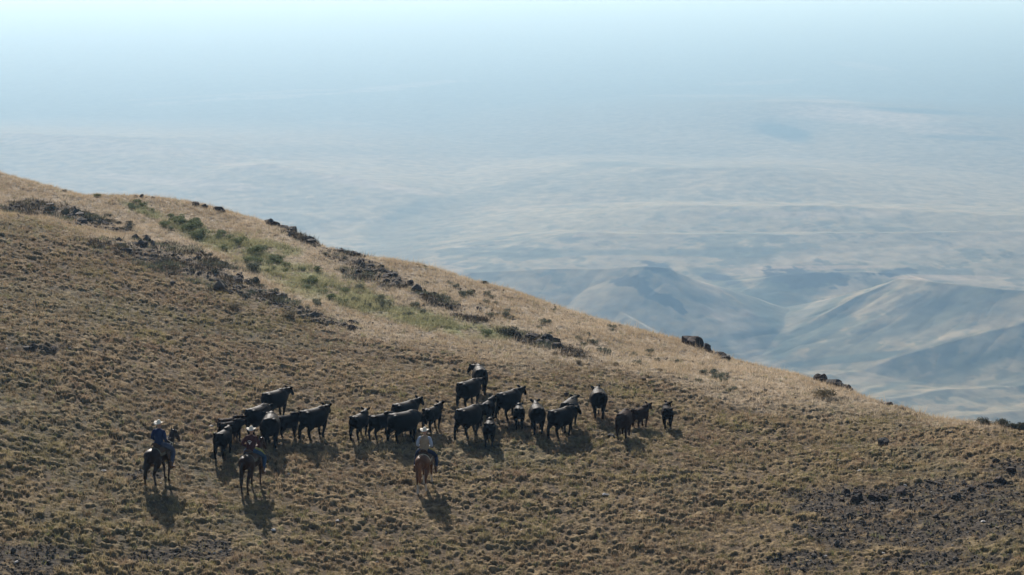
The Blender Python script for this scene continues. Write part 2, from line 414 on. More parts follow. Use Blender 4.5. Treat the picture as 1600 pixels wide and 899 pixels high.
def build_valley():
    az = ramp_cat(np.linspace(-1.4, -.34, 80), np.linspace(-.34, .34, 950), np.linspace(.34, 1.4, 80))
    r = ramp_cat(np.linspace(700, 1500, 90), np.linspace(1500, 2600, 560), 2600*np.exp(np.linspace(0, math.log(36000/2600), 600)))
    A, R = np.meshgrid(az, r); X = np.sin(A)*R; Y = np.cos(A)*R
    z, h, roll, rid, gul = valley_fields(X, Y)
    Z = VZ + z
    px, py = project(X, Y, Z)
    C = np.empty(X.shape+(3,)); C[:] = (.255, .212, .125)
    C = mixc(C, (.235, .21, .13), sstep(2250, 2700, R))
    n1 = fbm(X/900, Y/2600, 4, 501); n2 = fbm(X/160, Y/160, 4, 511); n3 = fbm(X/2500, Y/900, 3, 521); n4 = fbm(X/40, Y/40, 3, 531)
    damp = 1-.8*sstep(2200, 3600, R)
    C = mixc(C, (.21, .19, .125), sstep(.40, .62, n1*.5+n3*.5)*.5)
    n5 = fbm(X/18, Y/18, 3, 551, .7)
    C = mixc(C, (.135, .14, .092), sstep(.47, .55, n2*.4+n5*.6)*.3*damp)
    C = mixc(C, (.30, .24, .16), sstep(.80, 1.0, rid)*sstep(.35, .6, n2)*.35*damp)
    C = mixc(C, (.07, .085, .058), sstep(.52, .60, n4*.4+n2*.25+n5*.35)*.6*damp)
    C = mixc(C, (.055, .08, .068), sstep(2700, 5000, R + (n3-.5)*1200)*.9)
    # named ground patches in the valley, plus slope light and shade put into colour
    wob = (n2-.5)*1.3+(n4-.5)*.5
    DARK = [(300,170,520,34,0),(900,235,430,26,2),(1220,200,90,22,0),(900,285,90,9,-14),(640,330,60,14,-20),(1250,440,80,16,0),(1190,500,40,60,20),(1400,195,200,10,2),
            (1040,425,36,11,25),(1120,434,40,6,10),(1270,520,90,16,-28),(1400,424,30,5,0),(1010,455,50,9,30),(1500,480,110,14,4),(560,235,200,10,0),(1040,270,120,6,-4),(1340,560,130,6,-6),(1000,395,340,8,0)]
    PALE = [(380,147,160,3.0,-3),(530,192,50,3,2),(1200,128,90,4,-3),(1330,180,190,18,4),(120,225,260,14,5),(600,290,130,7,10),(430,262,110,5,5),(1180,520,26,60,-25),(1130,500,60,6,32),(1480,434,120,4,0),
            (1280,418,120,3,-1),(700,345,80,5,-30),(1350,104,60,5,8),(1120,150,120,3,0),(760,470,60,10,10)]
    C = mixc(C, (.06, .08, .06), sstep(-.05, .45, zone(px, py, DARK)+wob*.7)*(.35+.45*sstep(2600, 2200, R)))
    C = mixc(C, (.46, .35, .25), sstep(.0, .4, zone(px, py, PALE)+wob*.9)*(.16+.3*sstep(2600, 2200, R)))
    def line(poly, wd, nz=1.0):
        P = [at_z(a, b, VZ+12) for a, b in poly]; d = np.full_like(X, 1e9)
        for (x0, y0), (x1, y1) in zip(P[:-1], P[1:]):
            dx, dy = x1-x0, y1-y0; t = np.clip(((X-x0)*dx+(Y-y0)*dy)/(dx*dx+dy*dy), 0, 1)
            d = np.minimum(d, np.hypot(X-x0-t*dx, Y-y0-t*dy))
        return sstep(1.0, .35, d/wd + (n2-.5)*2.2*nz + (n4-.5)*1.2)
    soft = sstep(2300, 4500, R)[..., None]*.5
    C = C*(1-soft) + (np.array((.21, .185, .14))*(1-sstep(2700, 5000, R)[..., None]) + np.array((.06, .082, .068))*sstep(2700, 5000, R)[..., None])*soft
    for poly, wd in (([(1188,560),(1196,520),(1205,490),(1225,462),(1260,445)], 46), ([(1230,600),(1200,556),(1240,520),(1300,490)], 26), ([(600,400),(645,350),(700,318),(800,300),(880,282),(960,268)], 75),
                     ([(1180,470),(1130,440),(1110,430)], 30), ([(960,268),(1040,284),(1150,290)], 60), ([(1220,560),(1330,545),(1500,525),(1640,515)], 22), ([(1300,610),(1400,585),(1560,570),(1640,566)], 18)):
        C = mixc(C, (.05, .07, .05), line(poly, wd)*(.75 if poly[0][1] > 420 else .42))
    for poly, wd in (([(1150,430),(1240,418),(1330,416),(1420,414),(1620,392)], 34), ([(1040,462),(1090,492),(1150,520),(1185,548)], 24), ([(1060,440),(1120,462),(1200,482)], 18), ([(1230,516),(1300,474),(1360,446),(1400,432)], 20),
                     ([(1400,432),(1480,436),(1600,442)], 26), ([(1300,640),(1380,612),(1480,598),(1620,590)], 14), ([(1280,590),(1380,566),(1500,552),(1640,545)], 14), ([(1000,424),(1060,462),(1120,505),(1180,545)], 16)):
        C = mixc(C, (.40, .345, .25), line(poly, wd, .4)*.28)  # pale ground and scree, with the spurs' lit flanks painted in
    C = mixc(C, (.30, .26, .2), line([(240,152),(380,147),(520,138),(700,122)], 70)*.2)
    C = mixc(C, (.025, .055, .055), sstep(0, .5, zone(px, py, [(1225,207,62,18,14),(1400,172,160,5,3),(1500,215,90,5,2)])+(n2-.5)*.9)*.75)
    C = mixc(C, (.34, .29, .23), sstep(0, .5, zone(px, py, [(1370,186,185,22,9),(560,286,100,6,9),(250,282,160,8,5),(1250,335,220,6,0)])+(n2-.5)*.9)*.34)
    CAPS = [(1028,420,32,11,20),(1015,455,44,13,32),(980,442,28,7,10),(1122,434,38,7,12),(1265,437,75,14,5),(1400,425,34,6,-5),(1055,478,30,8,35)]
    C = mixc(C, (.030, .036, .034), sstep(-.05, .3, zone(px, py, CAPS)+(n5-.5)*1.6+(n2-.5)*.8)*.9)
    C = mixc(C, (.10, .105, .08), sstep(-.05, .5, zone(px, py, [(1500,480,140,24,4),(1440,515,120,20,-6)])+(n5-.5)*.8)*.55)  # shade on the right hill's near face, put into the colour
    cap = .25*sstep(.52, .62, fbm(X/70, Y/70, 4, 541) + (h-30)/300)*sstep(26, 42, h)*sstep(2700, 2500, R)
    C = mixc(C, (.045, .050, .045), cap*.85)
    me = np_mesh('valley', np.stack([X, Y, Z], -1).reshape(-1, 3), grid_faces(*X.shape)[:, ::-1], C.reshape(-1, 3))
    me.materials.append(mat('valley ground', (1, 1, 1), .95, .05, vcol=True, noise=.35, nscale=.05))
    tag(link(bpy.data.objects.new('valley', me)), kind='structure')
    return float(Z.min())
vmin = build_valley()

# ---------------------------------------------------------------- haze
def box(name, x0, x1, y0, y1, z0, z1):
    V = [(x, y, z) for x in (x0, x1) for y in (y0, y1) for z in (z0, z1)]
    Fq = [(0,1,3,2),(4,6,7,5),(0,4,5,1),(2,3,7,6),(0,2,6,4),(1,5,7,3)]
    me = bpy.data.meshes.new(name); me.from_pydata(V, [], Fq); me.update(); return me
hm = bpy.data.materials.new('haze air'); hm.use_nodes = True
N = hm.node_tree.nodes; N.remove(N['Principled BSDF'])
pv = N.new('ShaderNodeVolumePrincipled'); pv.inputs['Density'].default_value = HAZE_DENSITY
pv.inputs['Color'].default_value = (.32, .60, .96, 1); pv.inputs['Absorption Color'].default_value = (.88, .93, 1, 1); pv.inputs['Anisotropy'].default_value = .37
hm.node_tree.links.new(pv.outputs[0], N['Material Output'].inputs['Volume'])
hillmin = min(vmin, -900)
hz = box('haze', -37000, 37000, -3000, 37500, -960, 40); hz.materials.append(hm)
tag(link(bpy.data.objects.new('haze', hz)), kind='stuff')

# ---------------------------------------------------------------- tube bodies welded into one skin
def crom(P, n=5):
    P = np.array(P, float); Q = np.vstack([2*P[0]-P[1], P, 2*P[-1]-P[-2]]); out = []
    for i in range(1, len(Q)-2):
        p0, p1, p2, p3 = Q[i-1:i+3]
        for t in np.linspace(0, 1, n, endpoint=False):
            out.append(.5*((2*p1)+(-p0+p2)*t+(2*p0-5*p1+4*p2-p3)*t*t+(-p0+3*p1-3*p2+p3)*t**3))
    out.append(P[-1]); return np.array(out)
class Skin:
    def __init__(s): s.V = []; s.F = []; s.n = 0
    def tube(s, P, rad_, ref=(0, 1, 0), seg=14, sub=4, grow=0):
        """P: points (x,y,z); rad_: (a along ref, b across) per point"""
        D = crom([list(p)+(list(r) if hasattr(r, '__len__') else [r, r]) for p, r in zip(P, rad_)], sub)
        C = D[:, :3]; Rr = np.maximum(D[:, 3:], .004)+grow
        T = np.gradient(C, axis=0); T /= np.linalg.norm(T, axis=1)[:, None]+1e-9
        ref = np.array(ref, float)
        # rounded caps
        rings = []
        m0 = Rr[0].min(); m1 = Rr[-1].min()
        for k, f in ((.85, .5), (.45, .88)): rings.append((C[0]-T[0]*m0*k*.7, T[0], Rr[0]*f))
        for c, t, r in zip(C, T, Rr): rings.append((c, t, r))
        for k, f in ((.45, .88), (.85, .5)): rings.append((C[-1]+T[-1]*m1*k*.7, T[-1], Rr[-1]*f))
        ang = np.linspace(0, 2*np.pi, seg, endpoint=False); n0 = s.n
        for c, t, r in rings:
            a = ref - t*ref.dot(t); a /= np.linalg.norm(a)+1e-9; b = np.cross(t, a)
            s.V.append(c + np.outer(np.cos(ang)*r[0], a) + np.outer(np.sin(ang)*r[1], b)); s.n += seg
        m = len(rings)
        for i in range(m-1):
            for j in range(seg):
                k = (j+1) % seg; s.F.append((n0+i*seg+j, n0+i*seg+k, n0+(i+1)*seg+k, n0+(i+1)*seg+j))
        s.F.append(tuple(n0+j for j in range(seg))[::-1]); s.F.append(tuple(n0+(m-1)*seg+j for j in range(seg)))
        return s
    def ball(s, c, r, seg=14):
        r = np.array(r if hasattr(r, '__len__') else (r, r, r), float); c = np.array(c, float)
        n0 = s.n; K = 8; ang = np.linspace(0, 2*np.pi, seg, endpoint=False)
        for i in range(1, K):
            th = np.pi*i/K
            s.V.append(c + np.stack([np.cos(ang)*math.sin(th)*r[0], np.sin(ang)*math.sin(th)*r[1], np.full(seg, -math.cos(th)*r[2])], -1)); s.n += seg
        for i in range(K-2):
            for j in range(seg):
                k = (j+1) % seg; s.F.append((n0+i*seg+j, n0+i*seg+k, n0+(i+1)*seg+k, n0+(i+1)*seg+j))
        s.F.append(tuple(n0+j for j in range(seg))[::-1]); s.F.append(tuple(n0+(K-2)*seg+j for j in range(seg)))
        return s
    def mesh(s, name, voxel=None, smooth=2):
        me = bpy.data.meshes.new(name); me.from_pydata(np.vstack(s.V).tolist(), [], s.F); me.update()
        if voxel:
            o = bpy.data.objects.new('tmp', me); COL.objects.link(o)
            m = o.modifiers.new('r', 'REMESH'); m.mode = 'VOXEL'; m.voxel_size = voxel; m.use_smooth_shade = True
            if smooth:
                q = o.modifiers.new('s', 'SMOOTH'); q.factor = .5; q.iterations = smooth
            dg = bpy.context.evaluated_depsgraph_get(); dg.update()
            new = bpy.data.meshes.new_from_object(o.evaluated_get(dg)); new.name = name
            bpy.data.objects.remove(o); bpy.data.meshes.remove(me); me = new
        me.polygons.foreach_set('use_smooth', np.ones(len(me.polygons), bool)); me.update()
        return me
def part(name, me, m, parent, label=None):
    me.materials.clear(); me.materials.append(m)
    o = link(bpy.data.objects.new(name, me), parent)
    if label: o['label'] = label
    return o

M = {}
M['black'] = mat('black hide', (.0066, .0058, .0050), .54, .04, noise=.4, nscale=5, bump=.006, bscale=12)
M['blackbrown'] = mat('dark brown hide', (.013, .009, .007), .66, .02, noise=.4, nscale=5, bump=.006, bscale=12)
M['brown'] = mat('brown hide', (.030, .016, .010), .66, .03, noise=.35, nscale=5, bump=.006, bscale=12)
M['hair'] = mat('black hair', (.012, .010, .010), .6, .4, noise=.4, nscale=30)

def turned(p, piv, yaw, k):
    a = rad(yaw)*k; x, y, z = p; x -= piv
    return (piv + x*math.cos(a)-y*math.sin(a), x*math.sin(a)+y*math.cos(a), z)
def cow_skin(sw=(0, 0, 0, 0), yaw=0, head=0.0, fat=1.0, calf=False):
    s = Skin(); f = fat; b = .88 if calf else 1.0        # calves are slabby
    f = f*1.08
    T = [(-.95,1.04,.07,.09),(-.91,1.05,.17,.19),(-.83,1.04,.27,.30),(-.64,1.02,.355,.38),(-.35,.96,.38,.41),(0,.92,.40,.435),(.28,.92,.375,.435),(.5,.98,.32,.40),(.68,1.02,.25,.35),(.84,1.08,.18,.27)]
    s.tube([(x, 0, z) for x, z, a, h in T], [(a*f*b, h*b) for x, z, a, h in T], seg=20)
    s.ball((-.72, .19, 1.28), (.13, .10, .08)); s.ball((-.72, -.19, 1.28), (.13, .10, .08))      # hips
    s.ball((.46, 0, 1.30), (.24, .13, .09))                                                       # withers
    s.tube([(.35,0,.62),(.62,0,.66),(.8,0,.78)], [(.12,.09),(.12,.1),(.08,.09)])                # brisket
    nk = [turned((.62,0,1.06), .7, yaw, .1), turned((.86,0,1.11+head*.3), .7, yaw, .45), turned((1.06,0,1.13+head*.7), .7, yaw, .8), turned((1.20,0,1.17+head), .7, yaw, 1)]
    s.tube(nk, [(.23,.31),(.18,.25),(.145,.19),(.12,.145)], seg=16)
    hd = [turned(p, .7, yaw, 1) for p in ((1.16,0,1.20+head),(1.27,0,1.16+head),(1.38,0,1.04+head),(1.47,0,.93+head),(1.51,0,.87+head))]
    s.tube(hd, [(.11,.12),(.125,.13),(.10,.105),(.085,.08),(.07,.06)], seg=14)
    for q in (1, -1):
        e = [turned(p, .7, yaw, 1) for p in ((1.17,q*.09,1.25+head),(1.14,q*.19,1.32+head),(1.13,q*.27,1.38+head))]
        s.tube(e, [(.04,.05),(.04,.08),(.014,.025)], ref=(1, 0, 0), seg=10)
        s.ball(turned((1.29,q*.11,1.17+head), .7, yaw, 1), .022, seg=8)
    ls = 1.08 if calf else 1.0
    for i, q in enumerate((1, -1)):
        d = sw[i]; lift = max(0, d)*.12                       # front legs
        s.tube([(.50,q*.20*b,.95),(.48+d*.05,q*.22*b,.72),(.53+d*.45,q*.20*b,.42),(.49+d*.85,q*.19*b,.14+lift),(.53+d*1.0,q*.19*b,.03+lift)],
               [(.12,.19),(.11,.15),(.07,.08),(.052,.056),(.07,.075)], seg=12)
        s.ball((.54+d*1.0,q*.19*b,.035+lift), (.085,.065,.045), seg=10)
        d = sw[i+2]; lift = max(0, d)*.1
        s.tube([(-.60,q*.17*b,1.02),(-.50+d*.2,q*.23*b,.76),(-.76+d*.55,q*.20*b,.49),(-.71+d*.9,q*.19*b,.16+lift),(-.66+d*1.0,q*.19*b,.03+lift)],
               [(.19,.28),(.15,.23),(.075,.10),(.055,.062),(.07,.075)], seg=12)
        s.ball((-.64+d*1.0,q*.19*b,.035+lift), (.085,.065,.045), seg=10)
    if not calf: s.ball((-.40, 0, .62), (.17, .13, .12))
    s.tube([(-.90,0,1.22),(-.99,.0,1.12),(-1.01,.02,.85),(-.99,.03,.55)], [.04,.032,.024,.02], seg=8)
    s.tube([(-.99,.03,.58),(-.985,.03,.45),(-.98,.03,.33)], [.024,.045,.018], seg=8)
    for v in s.V: v[:, 0] *= .86
    return s
# px, py: where the middle of the four feet stands; h: heading, 0 = walking away, 90 = to the right
CATTLE = [
 (431,654,52,.93,'cow','black',0,.02,(.12,-.1,-.1,.12),'black cow with head raised, uppermost of the left bunch of cattle'),
 (404,680,38,.93,'cow','black',8,-.10,(.05,-.1,.1,-.1),'black cow standing behind the white-backed cow in the left bunch'),
 (424,698,-4,1.02,'cow','black',25,-.1,(.1,-.05,-.1,.1),'black cow with sunlit pale back, just ahead of the maroon-jacketed rider'),
 (450,685,68,.74,'calf','blackbrown',0,-.05,(.15,-.12,-.12,.12),'dark brown calf between the white-backed cow and the cow walking right'),
 (492,686,55,1.0,'cow','black',18,.0,(.1,-.15,-.18,.12),'black cow with head turned right, rightmost of the left bunch'),
 (360,688,72,.70,'calf','brown',0,-.05,(.1,-.1,-.1,.1),'brown-tinged calf, topmost of the three calves left of the maroon-jacketed rider'),
 (361,694,62,.70,'calf','blackbrown',0,-.1,(-.1,.12,.12,-.1),'middle calf of the three calves left of the maroon-jacketed rider'),
 (350,714,16,.80,'calf','black',15,.0,(.12,-.1,-.12,.1),'black calf seen from behind, lowest of the three calves left of the maroon-jacketed rider'),
 (562,686,33,.80,'calf','black',15,.05,(.1,-.1,-.1,.12),'black calf with head up, leftmost of the middle bunch of cattle'),
 (596,686,64,.80,'calf','black',0,-.12,(.1,-.1,-.1,.12),'black calf partly hidden by the big cow ahead of the tan-vested rider'),
 (634,672,58,.95,'cow','black',0,.08,(.1,-.1,-.1,.1),'black cow with one ear raised, behind the big lowered-head cow in the middle bunch'),
 (632,692,72,1.02,'cow','black',5,-.30,(.12,-.1,-.2,.1),'big black cow with lowered head, ahead of the tan-vested rider'),
 (676,674,42,.80,'calf','black',10,.06,(.15,-.1,-.1,.1),'black calf with pricked ears, just above the hat of the tan-vested rider'),
 (750,615,-8,.98,'cow','black',38,-.05,(.1,-.1,-.1,.1),'black cow looking back to the left, farthest of the herd'),
 (733,638,52,.98,'cow','black',0,-.02,(.1,-.1,-.1,.1),'black cow second from the top in the column above the leftmost right-hand bunch'),
 (733,683,50,1.02,'cow','black',0,-.05,(.3,-.2,-.28,.22),'black cow striding with legs spread, lower left of the right bunch'),
 (762,664,25,.80,'calf','black',0,.06,(.1,-.1,-.1,.1),'black calf half hidden behind the striding cow of the right bunch'),
 (765,695,3,.78,'calf','black',0,-.1,(.08,-.08,-.1,.08),'black calf seen from behind, lowest in the right bunch beside the striding cow'),
 (796,655,55,.99,'cow','black',0,.05,(.1,-.15,-.25,.2),'black cow with head up behind the two small calves of the right bunch'),
 (811,669,0,.74,'calf','black',0,-.1,(.06,-.06,-.08,.08),'small black calf seen from behind between two cows of the right bunch'),
 (839,676,-6,.95,'cow','black',0,.02,(.1,-.1,-.1,.1),'black cow seen from behind with both ears out, touching the broadside cow'),
 (877,683,62,.98,'cow','black',-8,-.02,(.1,-.12,-.12,.14),'black cow standing broadside at the front of the right bunch'),
 (890,668,20,.96,'cow','black',0,.0,(.1,-.1,-.1,.1),'black cow showing only its head over the back of the broadside cow'),
 (935,652,0,.98,'cow','black',15,-.05,(.08,-.08,-.1,.1),'black cow walking away alone, between the right bunch and the brown pair'),
 (975,684,18,.92,'cow','brown',0,-.2,(.12,-.1,-.12,.12),'brown cow seen from behind at the right end of the herd'),
 (1001,670,50,.72,'calf','brown',0,.08,(.12,-.1,-.12,.12),'brown calf with head up beside the brown cow'),
 (1042,669,0,.76,'calf','blackbrown',-20,.0,(.06,-.06,-.08,.08),'small dark calf walking alone at the far right of the herd'),
]
def place(o, px, py, dz=0):
    x, y, z = hit(px, py); o.location = (x, y, z+dz); return x, y, z
for (cx, cy, h, sc, kind, m, yaw, hd, sw, lab) in CATTLE:
    h = h*.66 if h > 20 else h*.8; sc = sc*(.83 if kind == 'cow' else .88)
    me = cow_skin(sw, yaw, hd, (1.0 if kind == 'cow' else .92)*(.94+.14*((cx*7+cy*3) % 11)/10), kind == 'calf').mesh(kind, .024, 5)
    me.materials.clear(); me.materials.append(M[m])
    o = link(bpy.data.objects.new(kind, me)); place(o, cx, cy, .02)
    o.rotation_euler = (0, 0, rad(90-h)); o.scale = (sc, sc, sc)
    tag(o, lab, kind, 'cattle driven across the hillside')

# ---------------------------------------------------------------- horses
def horse_body(sw, hpos):
    s = Skin()
    T = [(-.80,1.18,.13,.15),(-.72,1.20,.24,.24),(-.52,1.20,.285,.275),(-.25,1.17,.28,.285),(0,1.13,.285,.30),(.28,1.12,.265,.31),(.5,1.14,.23,.32),(.66,1.16,.19,.27),(.76,1.18,.13,.18)]
    s.tube([(x, 0, z) for x, z, a, b in T], [(a, b) for x, z, a, b in T], seg=20)
    s.ball((.42, 0, 1.42), (.20, .09, .07))
    px, pz = hpos                                             # poll of the head
    s.tube([(.50,0,1.18),(.70,0,1.32),(.50*.3+px*.7,0,1.32*.45+pz*.55),(px-.03,0,pz-.03)], [(.19,.32),(.14,.23),(.095,.165),(.08,.11)], seg=16)
    s.tube([(px-.05,0,pz-.02),(px+.08,0,pz-.05),(px+.22,0,pz-.22),(px+.36,0,pz-.40),(px+.41,0,pz-.47)], [(.075,.09),(.09,.12),(.07,.09),(.058,.062),(.05,.05)], seg=14)
    for q in (1, -1):
        s.tube([(px-.03,q*.05,pz+.03),(px-.03,q*.065,pz+.11),(px-.02,q*.06,pz+.18)], [(.03,.02),(.032,.022),(.01,.008)], seg=8)
        s.ball((px+.12,q*.078,pz-.10), .02, seg=8)
    for i, q in enumerate((1, -1)):
        d = sw[i]; lift = max(0, d)*.3
        s.tube([(.48,q*.15,1.10),(.42+d*.1,q*.17,.88),(.46+d*.6,q*.15,.52+lift*.4),(.43+d*.9,q*.14,.15+lift),(.47+d,q*.14,.03+lift)],
               [(.09,.16),(.07,.11),(.048,.055),(.034,.036),(.055,.06)], seg=12)
        s.ball((.48+d,q*.14,.035+lift), (.07,.055,.045), seg=10)
        d = sw[i+2]; lift = max(0, d)*.25
        s.tube([(-.52,q*.13,1.22),(-.44+d*.2,q*.18,.92),(-.70+d*.6,q*.15,.58+lift*.4),(-.66+d*.9,q*.14,.17+lift),(-.62+d,q*.14,.03+lift)],
               [(.15,.24),(.11,.18),(.052,.075),(.036,.042),(.055,.06)], seg=12)
        s.ball((-.61+d,q*.14,.035+lift), (.07,.055,.045), seg=10)
    return s
def coat(name, c, sock=0, sockc=(.55, .5, .44), rough=.5):
    m = mat(name, c, rough, .18, noise=.3, nscale=4)
    if sock:
        N = m.node_tree.nodes; L = m.node_tree.links
        tc = N.new('ShaderNodeTexCoord'); sx = N.new('ShaderNodeSeparateXYZ'); L.new(tc.outputs['Object'], sx.inputs[0])
        nz = N.new('ShaderNodeTexNoise'); nz.inputs['Scale'].default_value = 12; L.new(tc.outputs['Object'], nz.inputs['Vector'])
        ma = N.new('ShaderNodeMath'); ma.operation = 'MULTIPLY_ADD'; L.new(nz.outputs['Fac'], ma.inputs[0]); ma.inputs[1].default_value = .12; L.new(sx.outputs[2], ma.inputs[2])
        mr = N.new('ShaderNodeMapRange'); L.new(ma.outputs[0], mr.inputs[0]); mr.inputs[1].default_value = sock; mr.inputs[2].default_value = sock+.05; mr.inputs[3].default_value = 1; mr.inputs[4].default_value = 0
        mx = N.new('ShaderNodeMix'); mx.data_type = 'RGBA'; L.new(mr.outputs[0], mx.inputs[0])
        b = N['Principled BSDF']; src = b.inputs['Base Color'].links[0].from_socket
        L.new(src, mx.inputs[6]); mx.inputs[7].default_value = (*sockc, 1); L.new(mx.outputs[2], b.inputs['Base Color'])
    return m
LEATHER = mat('saddle leather', (.085, .045, .022), .55, .4, noise=.3, nscale=10)
STRAP = mat('bridle leather', (.03, .018, .012), .5, .4)
SKINM = mat('skin', (.42, .24, .16), .6, .3, noise=.1, nscale=20)
STRAW = mat('straw hat', (.74, .69, .58), .8, .2, noise=.08, nscale=40, bump=.002, bscale=200)
BOOT = mat('boot leather', (.10, .055, .03), .5, .4)
BONE = mat('emblem white', (.75, .73, .70), .7, .2)
def thick_strip(name, P, Q, th=.012):
    """sheet between two lists of points P and Q, given a thickness"""
    P = np.array(P, float); Q = np.array(Q, float); n = len(P)
    D = Q-P; T = np.gradient((P+Q)/2, axis=0); Nn = np.cross(T, D); Nn /= np.linalg.norm(Nn, axis=1)[:, None]+1e-9
    V = np.vstack([P, Q, P+Nn*th, Q+Nn*th]); Fq = []
    for i in range(n-1):
        Fq += [(i, i+1, n+i+1, n+i), (2*n+i, 3*n+i, 3*n+i+1, 2*n+i+1), (i, 2*n+i, 2*n+i+1, i+1), (n+i, n+i+1, 3*n+i+1, 3*n+i)]
    Fq += [(0, n, 3*n, 2*n), (n-1, 3*n-1, 4*n-1, 2*n-1)]
    me = bpy.data.meshes.new(name); me.from_pydata(V.tolist(), [], Fq); me.update()
    me.polygons.foreach_set('use_smooth', np.ones(len(me.polygons), bool))
    return me
def drape(name, x0, x1, low, grow, th, z0=1.15, a=.285, b=.31):
    P, Q = [], []
    for t in np.linspace(-low, low, 17):
        y = math.sin(t)*(a+grow); z = z0 + math.cos(t)*(b+grow)
        P.append((x0, y, z)); Q.append((x1, y, z-.01))
    return thick_strip(name, P, Q, th)
def ride(cx, cy, h, coatm, maneM, sw, hpos, horse_lab, rider_lab, jacketM, jname, sleeveM, trouserM, blanketM, saddle_lab, lean=0, hyaw=0, chapsM=None, emblem=False, arms=0, hatm=STRAW, hand=(.34, .10), tailblow=0):
    e = horse_body(sw, hpos); me = e.mesh('horse', .02)
    me.materials.clear(); me.materials.append(coatm)
    ho = link(bpy.data.objects.new('horse', me)); x, y, z = place(ho, cx, cy, .02); rot = (0, 0, rad(90-h)); ho.rotation_euler = rot
    tag(ho, horse_lab, 'horse', 'saddle horses behind the herd')
    s = Skin(); s.tube([(-.82,0,1.26),(-.93,.0,1.20),(-.97,.01+tailblow,.95),(-.94,.02+tailblow,.65),(-.90,.02+tailblow,.42)], [(.035,.04),(.05,.05),(.075,.06),(.065,.055),(.02,.02)], seg=12)
    part('tail', s.mesh('tail', .018, 1), maneM, ho)
    px_, pz_ = hpos; s = Skin()
    for k in range(9):
        t = k/8; bx = .45+(px_-.02-.45)*t; bz = 1.50+(pz_+.05-1.50)*t - .06*math.sin(t*math.pi)
        s.tube([(bx-.02,0,bz),(bx-.03,.05,bz-.02),(bx-.03,.09,bz-.17)], [(.03,.05),(.03,.05),(.012,.03)], ref=(1, 0, 0), seg=8)
    part('mane', s.mesh('mane', .018, 1), maneM, ho)
    s = Skin()
    s.tube([(px_+.06,.10,pz_-.16),(px_+.03,.085,pz_-.02),(px_-.01,0,pz_+.055),(px_+.03,-.085,pz_-.02),(px_+.06,-.10,pz_-.16)], [.009]*5, ref=(1, 0, 0), seg=6)
    c = [(px_+.28,math.cos(t)*.085,pz_-.29+math.sin(t)*.09) for t in np.linspace(0, 2*math.pi, 13)]
    s.tube(c, [.009]*13, ref=(1, 0, 0), seg=6)
    for q in (1, -1):
        s.tube([(px_+.33,q*.07,pz_-.38),(px_*.6+.3,q*.15,pz_*.5+.70),(hand[0]+.05,q*.05,1.62)], [.008]*3, seg=6, ref=(0, 0, 1))
    part('bridle', s.mesh('bridle'), STRAP, ho)
    # saddle: rests on the horse, a thing of its own
    sa = empty('saddle', (x, y, z+.02), rot[2], saddle_lab, 'saddle', 'western saddles on the horses')
    part('saddle_blanket', drape('saddle_blanket', -.38, .36, 1.45, .012, .014), blanketM, sa)
    part('skirt', drape('skirt', -.30, .30, 1.15, .032, .018), LEATHER, sa)
    s = Skin(); s.tube([(-.26,0,1.56),(-.15,0,1.51),(.0,0,1.49),(.14,0,1.53),(.22,0,1.57)], [(.15,.03),(.14,.03),(.11,.03),(.10,.035),(.09,.03)])
    part('seat', s.mesh('seat'), LEATHER, sa)
    s = Skin(); s.tube([(-.25,-.17,1.50),(-.30,-.10,1.60),(-.31,0,1.63),(-.30,.10,1.60),(-.25,.17,1.50)], [.02,.024,.026,.024,.02], ref=(1, 0, 0), seg=8); part('cantle', s.mesh('cantle'), LEATHER, sa)
    s = Skin(); s.tube([(.23,0,1.56),(.27,0,1.64),(.29,0,1.68)], [.03,.022,.03], seg=8); part('horn', s.mesh('horn'), LEATHER, sa)
    for q in (1, -1):
        f = thick_strip('fender', [(-.06,q*.33,1.28),(-.0,q*.37,1.05),(.06,q*.385,.80)], [(.14,q*.33,1.28),(.16,q*.37,1.05),(.12,q*.385,.80)], .012)
        part('fender', f, LEATHER, sa)
        s = Skin(); s.tube([(.09,q*.385,.82),(.09,q*.32,.74),(.11,q*.32,.62),(.11,q*.46,.62),(.09,q*.45,.74),(.09,q*.39,.82)], [.014]*6, ref=(1, 0, 0), seg=8); part('stirrup', s.mesh('stirrup'), LEATHER, sa)
    # rider
    pe = empty('person', (x, y, z+.02), rot[2], rider_lab, 'person', 'riders on horseback')
    L = lean
    sh = (L+.0, 2.0); hx = L*1.25
    def torso(g, s): s.tube([(0,0,1.53),(.0,0,1.64),(L*.4,0,1.80),(L*.8,0,1.95),(L,0,2.05)], [(.175,.135),(.155,.12),(.165,.12),(.195,.125),(.13,.095)], seg=18, grow=g)
    def arm(g, s, end=True):
        for q in (1, -1):
            P = [(L,q*.15,2.02),(L,q*.205,1.97),(L*.8-.02+arms*.0,q*(.275+arms),1.74),(hand[0]-.1,q*(hand[1]+.05+arms*.4),1.62)]
            Rr = [.06,.062,.048,.036]
            if end: P.append((hand[0]-.02, q*hand[1], 1.62)); Rr.append(.027)
            s.tube(P, Rr, ref=(1, 0, 0), seg=10, grow=g)
    def leg(g, s, k=4):
        for q in (1, -1):
            P = [(-.02,q*.10,1.54),(.20,q*.27,1.40),(.36,q*.375,1.18),(.22,q*.405,.90),(.10,q*.41,.70)]
            s.tube(P[:k+1], [.095,.092,.066,.058,.042][:k+1], ref=(0, 1, .3), seg=12, grow=g)
    s = Skin(); torso(0, s); arm(0, s); leg(0, s)
    s.tube([(L,0,2.05),(L+.005,0,2.12),(hx+.01,0,2.17)], [.06,.053,.055], seg=12)
    yw = rad(hyaw)
    def hp(a, b, c_): return (hx+.02+a*math.cos(yw)-b*math.sin(yw), a*math.sin(yw)+b*math.cos(yw), 2.25+c_)
